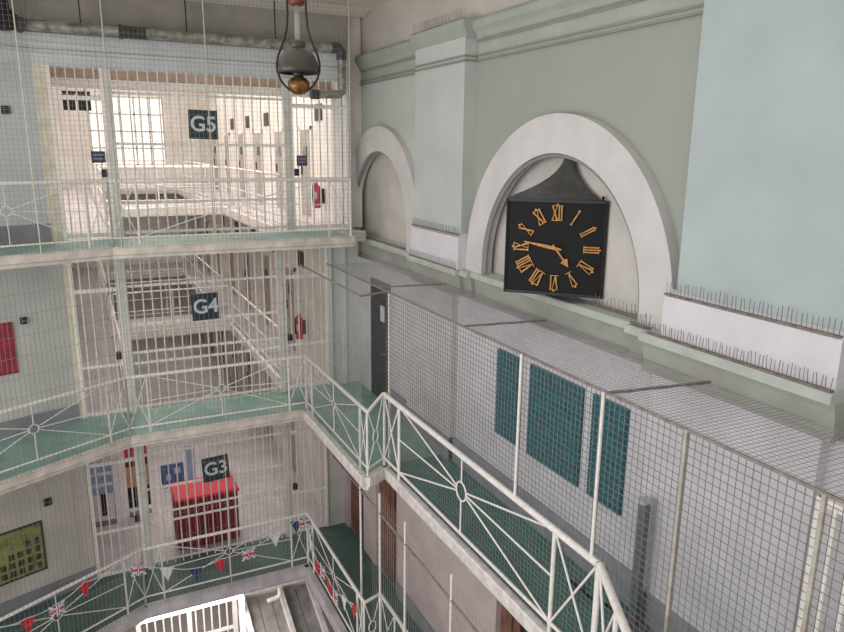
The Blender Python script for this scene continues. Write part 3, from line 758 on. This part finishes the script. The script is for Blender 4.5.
# --- teal panels on the lower wall
for (y0,y1,lab) in ((7.19,7.77,'narrow teal ribbed panel on the lower right wall, left of three'),(5.95,7.0,'wide teal ribbed panel on the lower right wall, middle of three'),(5.22,5.78,'narrow teal ribbed panel on the lower right wall, right of three, behind the pole')):
    t=thing('wall_panel',lab,'panel',(4.96,(y0+y1)/2,-3.9),'teal panels on the lower wall')
    MB().bbox((4.95,y0,-3.83),(4.98,y1,-2.61),.004).build('board',TEALP,t)
    mb=MB()
    k=26
    for i in range(k):
        z=-3.825+1.21*i/k; mb.extr([(4.95,y0+.01,z),(4.935,y0+.01,z+.008),(4.95,y0+.01,z+.04)],(0,y1-y0-.02,0))
    mb.build('ribs',TEALP,t)
# --- grey post
t=thing('grey_post','tall grey rectangular post with a rounded cap standing by the lower right wall','post',(4.74,4.68,F4))
MB().bbox((4.71,4.63,F4),(4.79,4.73,-3.36),.012).build('shaft',POSTG,t)
MB().tube([(4.74,4.68,-3.36),(4.74,4.68,-3.31)],.055,16).build('cap',mat('pale_post_cap','#a8aeb4',.4),t)
MB().bbox((4.62,4.54,F4),(4.86,4.82,F4+.03),.006).build('base_plate',POSTG,t)
t=thing('floor_hook','small black bracket lying on the walkway floor beside the grey post','bracket',(4.6,5.2,F4))
MB().bar((4.62,5.3,F4+.015),(4.75,4.95,F4+.015),.03).build('arm',BLK,t); MB().bar((4.6,5.55,F4+.02),(4.66,5.35,F4+.02),.04).build('arm',BLK,t)
# --- white barred panel at the far right behind the mesh
t=thing('white_grille','white upright barred grille behind the mesh at the right edge','grille',(4.75,2.2,F4))
mb=MB().bbox((4.60,2.84,F4),(4.66,2.90,-2.4),.008).bbox((4.60,.8,F4),(4.66,.86,-2.4),.008).box((4.61,.8,-2.46),(4.65,2.9,-2.40)).box((4.61,.8,F4+.05),(4.65,2.9,F4+.12)); mb.build('frame',BARW,t)
for i in range(13): MB().bar((4.63,.95+i*.15,F4+.1),(4.63,.95+i*.15,-2.42),.06,.03).build('bar',BARW,t)

# ================================================================== PIPES, LAMP
pz=1.80
t=thing('pipe_run','long horizontal lagged pipe along the top of the back wall','pipe',(2,12.95,pz))
MB().tube([(-.45,12.93,pz),(.9,12.95,pz),(4.45,12.95,pz)],.085,14).build('pipe',PIPE,t)
MB().tube([(.85,12.95,pz),(1.25,12.95,pz)],.095,14).tube([(.84,12.95,pz),(.9,12.95,pz)],.11,14).build('sleeve',PIPED,t)
MB().tube([(4.42,12.95,pz),(4.56,12.95,pz),(4.62,12.95,pz-.06),(4.62,12.95,pz-.2)],.095,14).build('elbow',PIPED,t)
MB().tube([(4.62,12.95,pz-.18),(4.62,12.95,1.08)],.08,14).build('down_pipe',PIPE,t)
MB().tube([(4.62,12.95,1.12),(4.62,12.95,1.04),(4.56,12.95,.99),(4.15,12.95,.97)],.075,14).build('branch_pipe',PIPE,t)
MB().tube([(4.17,12.95,.97),(4.02,12.95,.97)],.085,14).build('end_cap',PIPED,t)
for x in (.3,1.9,3.4): MB().bar((x,12.95,pz+.08),(x,12.95,CEILZ),.02).build('hanger',IRON,t)
t=thing('pipe_junction','dark clustered pipe joint at the top left corner','pipe',(-.7,12.7,1.75))
MB().tube([(-1.6,12.4,1.85),(-1.0,12.62,1.85),(-.62,12.75,1.83)],.15,14).build('pipe',BLK,t)
MB().tube([(-.66,12.75,1.83),(-.5,12.83,1.77)],.12,14).build('flange',PIPED,t)
MB().tube([(-.75,12.7,1.67),(-.75,12.7,2.12)],.10,14).build('valve_body',BLK,t)
MB().tube([(-.62,12.74,1.97),(-.49,12.8,1.85)],.05,10).build('spindle',mat('pale_worn_metal','#a09a90',.4,metal=.5),t)

lx,ly,lz=1.76,6.0,.44
lamp=thing('hanging_oil_lamp','antique hanging oil lamp with smoky glass shade and brass font','lamp',(lx,ly,lz))
L0=V((lx,ly,lz))
MB().lathe(L0,[(0,.0),(.03,.003),(.055,.012),(.062,.03),(.082,.05),(.09,.08),(.084,.11),(.06,.135),(.04,.145),(0,.145)],24).build('font',BRASS,lamp)
MB().lathe(L0,[(.03,.14),(.045,.15),(.05,.18),(.035,.21),(.03,.25),(0,.25)],20).build('burner',IRON,lamp)
MB().lathe(L0,[(.160,.175),(.168,.19),(.170,.215),(.162,.26),(.142,.305),(.112,.345),(.078,.37),(.062,.378),(.06,.365),(.076,.358),(.108,.333),(.137,.295),(.155,.25),(.162,.212),(.158,.185)],36).build('shade',SHADE,lamp)
MB().tube([L0+V((.160*math.cos(2*math.pi*i/32),.160*math.sin(2*math.pi*i/32),.178)) for i in range(32)],.009,8,closed=True).build('shade_rim',IRON,lamp)
MB().lathe(L0,[(.03,.25),(.04,.29),(.038,.33),(.024,.42),(.022,.70),(.019,.70),(.021,.42),(.034,.33),(.036,.29),(.027,.25)],20).build('chimney',CHIM,lamp)
MB().lathe(L0,[(.062,.37),(.066,.39),(.07,.425),(.062,.43),(.058,.40),(.055,.375)],20).build('shade_collar',SHADE,lamp)
U=V((.9,-.42,0)).normalized()
for sgn in (-1,1):
    prof=[(.05,.025),(.085,.045),(.125,.08),(.155,.125),(.176,.19),(.178,.25),(.165,.31),(.135,.38),(.105,.45),(.085,.53),(.077,.63),(.075,.75),(.075,1.5),(.05,CEILZ-lz-.12),(.0,CEILZ-lz-.06)]
    MB().tube([L0+U*sgn*a+V((0,0,b)) for a,b in prof],.0095,8).build('hanger_rod',IRON,lamp)
MB().lathe(L0,[(0,.70),(.055,.70),(.065,.73),(.05,.76),(.02,.78),(0,.78)],20).tube([L0-U*.075+V((0,0,.73)),L0+U*.075+V((0,0,.73))],.008,8).build('smoke_bell',mat('reddish_copper','#7a4433',.4,metal=.5),lamp)
MB().lathe(L0,[(0,CEILZ-lz-.06),(.02,CEILZ-lz-.05),(.06,CEILZ-lz-.015),(.06,CEILZ-lz),(0,CEILZ-lz)],16).build('ceiling_hook',IRON,lamp)

# ================================================================== LEFT WALL OBJECTS
def on_left(x0): 
    a=V((x0,GY,0)); 
    return lambda s,z,o=0: a+ld*s-ln*o+V((0,0,z))
def slab(mb,P,s0,s1,z0,z1,o0,o1):
    pts=[P(s0,z0,o1),P(s1,z0,o1),P(s1,z0,o0),P(s0,z0,o0)]
    up=V((0,0,z1-z0)); return mb.hexa(pts+[p+up for p in pts])
P=on_left(-.32)
t=thing('red_board','red board on the grey-green wall at the left edge of G4','board',tuple(P(1.25,-3.65)))
slab(MB(),P,.88,1.6,-3.66,-2.80,0,.025).build('board',PURP,t)
mb=MB(); slab(mb,P,.88,.9,-3.66,-2.8,.0,.03); slab(mb,P,.9,1.6,-2.82,-2.8,0,.03); slab(mb,P,.9,1.6,-3.66,-3.64,0,.03); mb.build('frame',REDD,t)
t=thing('junction_box','small dark box on the G4 left wall, right of the red board','box',tuple(P(.81,-2.85)))
slab(MB(),P,.66,.76,-2.86,-2.75,0,.05).build('housing',BLK,t); slab(MB(),P,.67,.75,-2.82,-2.79,.05,.055).build('lid',POSTG,t)
P=on_left(-.45)
t=thing('junction_box','small dark box high on the blue-grey left wall at G5','box',tuple(P(.52,.5)))
slab(MB(),P,.40,.52,.48,.60,0,.04).build('housing',BLK,t); slab(MB(),P,.41,.51,.53,.55,.04,.045).build('lid',POSTG,t)
P=on_left(-.33)
t=thing('junction_box','small dark box on the G3 left wall above the yellow-green picture','box',tuple(P(.67,-6.15)))
slab(MB(),P,.62,.74,-6.16,-6.03,0,.04).build('housing',BLK,t); slab(MB(),P,.63,.73,-6.1,-6.08,.04,.045).build('lid',POSTG,t)
t=thing('framed_picture','yellow-green picture with rows of dark squares on the G3 left wall','picture',tuple(P(1.2,-7.3)))
slab(MB(),P,.83,1.7,-7.32,-6.42,0,.02).build('picture_panel',PICT,t)
mb=MB()
for i in range(5):
    for j in range(4):
        if i+2*j<8: slab(MB(),P,.88+i*.14,.97+i*.14,-7.27+j*.16,-7.16+j*.16,.02,.022).build('dark_square',PICD,t)
mb=MB(); slab(mb,P,.81,.84,-7.34,-6.4,0,.035); slab(mb,P,.84,1.7,-6.43,-6.4,0,.035); slab(mb,P,.84,1.7,-7.34,-7.31,0,.035); mb.build('picture_frame',PICD,t)
mb=MB()
for s0,s1,z0,z1 in ((.25,.27,-7.5,-5.2),(.27,.6,-5.22,-5.2),(.8,.82,-6.2,-5.2)): slab(mb,P,s0,s1,z0,z1,0,.012)
struct('trim_17',mb,GREYW)

# ================================================================== BEHIND THE G3 SCREEN
t=thing('red_draped_table','tall table under a red cloth behind the G3 screen','table',(1.8,13.85,F3))
MB().bbox((1.2,13.5,F3+.04),(2.42,14.25,-6.86),.03).build('drape',REDD,t)  # darker red paints the shade on the front of the one cloth
MB().bbox((1.17,13.46,-6.87),(2.45,14.30,-6.80),.025).build('top_cloth',REDB,t)  # brighter red paints the light falling on top of the same cloth
mb=MB()
for i in range(9): mb.bar((1.26+i*.13,13.49,F3+.05),(1.26+i*.13,13.49,-6.88),.035,.03)
mb.build('fold',REDD,t)
t=thing('banner_stand','tall red, peach and black banner standing behind the left G3 post','banner',(.63,15.5,F3))
for z0,z1,m,nm in ((F3+.17,F3+.66,BLK,'black_band'),(F3+.66,F3+1.15,PEACH,'peach_band'),(F3+1.15,F3+1.37,REDD,'dark_red_band'),(F3+1.37,F3+2.0,REDB,'red_band')):
    MB().box((.40,15.49,z0),(.86,15.51,z1)).build(nm,m,t)
MB().bbox((.40,15.4,F3),(.86,15.6,F3+.03),.01).build('base',POSTG,t)
MB().bar((.63,15.53,F3+.02),(.63,15.53,F3+1.96),.03).build('pole',POSTG,t)
# pale blue slatted rack behind the left gate
t=thing('slatted_rack','pale blue slatted display rack behind the left G3 gate','rack',(-.1,15.3,F3))
for i in range(3):
    z=F3+.72+i*.25
    MB().bbox((-.3,15.28,z),(.12,15.34,z+.17),.02).build('tray',BLUECH,t)
MB().bar((-.31,15.35,F3),(-.31,15.35,F3+1.45),.03).bar((.13,15.35,F3),(.13,15.35,F3+1.45),.03).build('upright',BLUECH,t)
MB().bar((-.09,15.36,F3+.2),(-.09,15.36,F3+.74),.10).build('leg',BLK,t)
MB().bbox((-.34,15.25,F3),(.16,15.45,F3+.025),.01).build('base',POSTG,t)
t=thing('notice_board','blue notice board on a stand behind the G3 sign','board',(1.75,16.6,F3))
MB().bbox((1.2,16.6,F3+.05),(1.72,16.64,F3+.55),.01).build('panel',BLUEDK,t)
MB().bbox((1.80,16.6,F3+.05),(1.98,16.64,F3+.95),.01).build('panel',BLUECH,t)
MB().box((1.3,16.595,F3+.15),(1.42,16.60,F3+.3)).build('poster', mat('paper_white','#c9c6c6'),t)
MB().box((1.5,16.595,F3+.3),(1.64,16.60,F3+.45)).build('poster',mat('paper_white','#c9c6c6'),t)
for x in (1.3,1.65,1.89): MB().bar((x,16.5,F3+.02),(x,16.76,F3+.02),.04).build('leg',POSTG,t)

# ================================================================== BUNTING
def uj(mb_w,mb_r,c,u,w,h): pass
def bunting(label,pts,kinds):
    pts=[V(p) for p in pts]
    t=thing('flag_bunting',label,'bunting',tuple(pts[len(pts)//2]),'bunting on the G3 railing')
    # sagging cord
    cp=[]
    for a,b in zip(pts,pts[1:]):
        for i in range(6):
            f=i/6; cp.append(a.lerp(b,f)-V((0,0,.03*math.sin(math.pi*f))))
    cp.append(pts[-1]); MB().tube(cp,.007,6).build('cord',FLAGW,t)
    for i,k in enumerate(kinds):
        if not k: continue
        p=pts[i]; a=pts[max(i-1,0)]; b=pts[min(i+1,len(pts)-1)]
        u=(b-a).normalized(); u=V((u.x,u.y,u.z*.3)).normalized(); dn=V((0,0,-1)); n=u.cross(dn).normalized()
        w=.12; h=.28
        m={'r':FLAGR,'w':FLAGW,'b':FLAGB,'u':FLAGB}[k]
        if k=='u':
            o=MB().extr([p-u*w,p+u*w,p+u*w+dn*.2,p-u*w+dn*.2],n*.004).build('flag',m,t)
            q=p-n*.003
            mb=MB()
            for x,y in ((p-u*w,p+u*w+dn*.2),(p+u*w,p-u*w+dn*.2)): mb.bar(x,y,.014,.04)
            mb.bar(p+dn*.1-u*w,p+dn*.1+u*w,.016,.075).bar(p,p+dn*.2,.075,.016).bar(p,p+dn*.2,.016,.075)
            mb.build('white_cross',FLAGW,o)
            MB().bar(p+dn*.1-u*w,p+dn*.1+u*w,.022,.04).bar(p,p+dn*.2,.04,.022).bar(p,p+dn*.2,.022,.04).build('red_cross',FLAGR,o)
        elif k=='r' and i%2==0:
            MB().extr([p-u*.11,p+u*.11,p+u*.10+dn*.28,p-u*.09+dn*.25],n*.004).build('flag',m,t)
        else:
            MB().extr([p-u*w,p+u*w,p+dn*h],n*.004).build('flag',m,t)
bunting('red, white and blue bunting along the back G3 railing',[(.36,11.90,-7.08),(.83,11.93,-7.28),(1.32,11.93,-7.43),(1.75,11.93,-7.36),(2.27,11.93,-7.30),(2.79,11.93,-7.10),(3.2,11.93,-6.92),(3.36,11.93,-6.92)],['u','w','b','r','u','w','b','u'])
bunting('red and union flag bunting along the angled left G3 railing',[(-1.64,10.85,-6.96),(-1.28,11.04,-7.04),(-.89,11.25,-7.06),(-.47,11.48,-6.92),(-.13,11.66,-6.93),(.36,11.90,-7.08)],[None,'r','u','r',None,None])
bunting('red, white and blue bunting along the railing running forward at G3',[(3.36,11.9,-6.92),(3.36,11.57,-7.15),(3.36,11.2,-7.38),(3.36,10.85,-7.32),(3.36,10.5,-7.36),(3.36,10.15,-7.38),(3.36,9.7,-7.2),(3.36,9.25,-7.05)],[None,'w','r','u','r','u','w','r'])

# ================================================================== G2 LEVEL, SEEN DOWN THE WELL
t=thing('glow_tube','glowing fluorescent tube light under the G3 gallery','light',(1.2,11.95,F3-.35))
MB().tube([(.3,12.0,F3-.32),(2.1,12.0,F3-.32)],.03,10).build('tube',TUBE,t)
MB().box((.25,12.02,F3-.3),(2.15,12.12,F3-.22)).build('housing',BARW,t)
MB().tube([(.33,12.07,F3-.25),(.33,12.07,F3-.14)],.02,8).tube([(2.05,12.07,F3-.25),(2.05,12.07,F3-.14)],.02,8).build('bracket',BARW,t)
t=thing('glow_tube','added glowing upright strip imitating glare at the right end of the ground storey gate','light',(2.22,12.6,F3-1.6))
MB().tube([(2.22,12.6,F3-1.6),(2.22,12.6,F3-.35)],.045,10).build('tube',TUBE,t)  # added glowing strip in place of the glare on a white post
MB().box((2.17,12.65,F3-1.62),(2.27,12.72,F3-.32)).build('housing',BARW,t)
for z in (F3-1.4,F3-.5): MB().bar((2.22,12.7,z),(2.22,13.2,z),.03).build('bracket',BARW,t)
t=thing('barred_gate','bright white barred gate on the ground storey at the bottom edge','gate',(1.2,13.1,F2))
mb=MB()
for x in (.3,1.25,2.15): mb.bar((x,13.1,F2),(x,13.1,F3-.15),.09)
mb.build('gate_frame',BARW,t)
for z in (F2+.6,F2+1.5,F2+2.3,F2+2.85): MB().bar((.3,13.1,z),(2.15,13.1,z),.05,.06).build('rail',BARW,t)
for i in range(1,12): MB().tube([(.3+i*.154,13.1,F2),(.3+i*.154,13.1,F3-.15)],.018,6).build('bar',BARW,t)
struct('wall_back',MB().box((2.25,13.2,F2),(4.72,13.4,F3-.14)),GREYW)
t=thing('planked_platform','grey boarded stair soffit and slope below the G3 gallery','platform',(3.1,11.5,F2))
mb=MB()
for i in range(5):
    x=2.35+i*.27
    mb.hexa([(x,10.2,F2+.9),(x+.25,10.2,F2+.9),(x+.25,13.1,F2+2.0),(x,13.1,F2+2.0),(x,10.2,F2+.95),(x+.25,10.2,F2+.95),(x+.25,13.1,F2+2.05),(x,13.1,F2+2.05)])
mb.build('boards',PLANK,t)
for x in (2.32,3.1,3.72): MB().bar((x,10.15,F2+1.0),(x,13.1,F2+2.12),.09,.14).build('stringer',FASCD,t)
for x,y,z in ((2.4,10.3,F2+.9),(3.65,10.3,F2+.9)): MB().bar((x,y,F2),(x,y,z),.1).build('leg',PLANK,t)
t=thing('white_pipe','white bent pipe fixed under the G3 gallery edge','pipe',(2.7,12.1,F3-.4))
MB().tube([(2.15,12.02,F3-.30),(3.3,12.02,F3-.30),(3.38,12.02,F3-.30)],.04,10).build('pipe',BARW,t)
MB().tube([(2.85,12.02,F3-.33),(2.85,12.02,F3-.5),(2.80,12.02,F3-.56),(2.6,12.02,F3-.58)],.045,10).build('branch_pipe',BARW,t)

# ================================================================== CAMERA
cam=bpy.data.cameras.new('camera'); co=bpy.data.objects.new('camera',cam); COL.objects.link(co)
R=V((.89939124,-.43702502,.01022403)); D=V((-.09195699,-.21200754,-.97293202)); Fw=V((.42736321,.87410636,-.23086523))
mx=Matrix((( R.x,-D.x,-Fw.x,0),(R.y,-D.y,-Fw.y,0),(R.z,-D.z,-Fw.z,0),(0,0,0,1)))
co.matrix_world=mx
cam.sensor_width=36; cam.lens=700/844*36; cam.clip_start=.05; cam.clip_end=200
S.camera=co

# ================================================================== LIGHT
w=bpy.data.worlds.new('world'); S.world=w; w.use_nodes=True
bg=w.node_tree.nodes['Background']; bg.inputs['Color'].default_value=(1,.985,.965,1); bg.inputs['Strength'].default_value=.98
def area(name,loc,size,sy,power,col,target):
    l=bpy.data.lights.new(name,'AREA'); l.shape='RECTANGLE'; l.size=size; l.size_y=sy; l.energy=power; l.color=col
    o=bpy.data.objects.new(name,l); COL.objects.link(o); o.location=loc
    o.rotation_euler=(V(target)-V(loc)).to_track_quat('-Z','Y').to_euler()
    return o
area('roof_light',(.0,5.5,4.6),4.5,8,40,(1,.98,.95),(.6,6.5,-3))
area('opposite_fill_light',(-5,5.5,-1.6),8,4,330,(1,.99,.98),(4.5,7,-2.0))  # added fill for the right wall; no window is built on that side
area('wing_light_upper',(2.0,21,3.3),2.6,14,560,(1,.97,.95),(2.0,21,-5))
area('wing_light_front',(2.0,15.6,3.3),2.6,2,90,(1,.96,.93),(2.0,16,-5))
area('g3_light',(1.8,16.5,F4-.3),2.5,4,30,(1,.92,.95),(1.8,16.5,F3))
area('ground_wing_fill',(1.8,16,F3-.4),2.5,3,60,(1,.94,.94),(1.8,15.5,F2))  # added fill to lift the dark wing behind the ground storey gate
area('g2_light',(1.2,11.8,F3-.45),1.8,.2,50,(1,.93,.93),(1.4,12.8,F2))
S.view_settings.view_transform='Standard'
S.view_settings.look='None'
S.view_settings.exposure=-.1
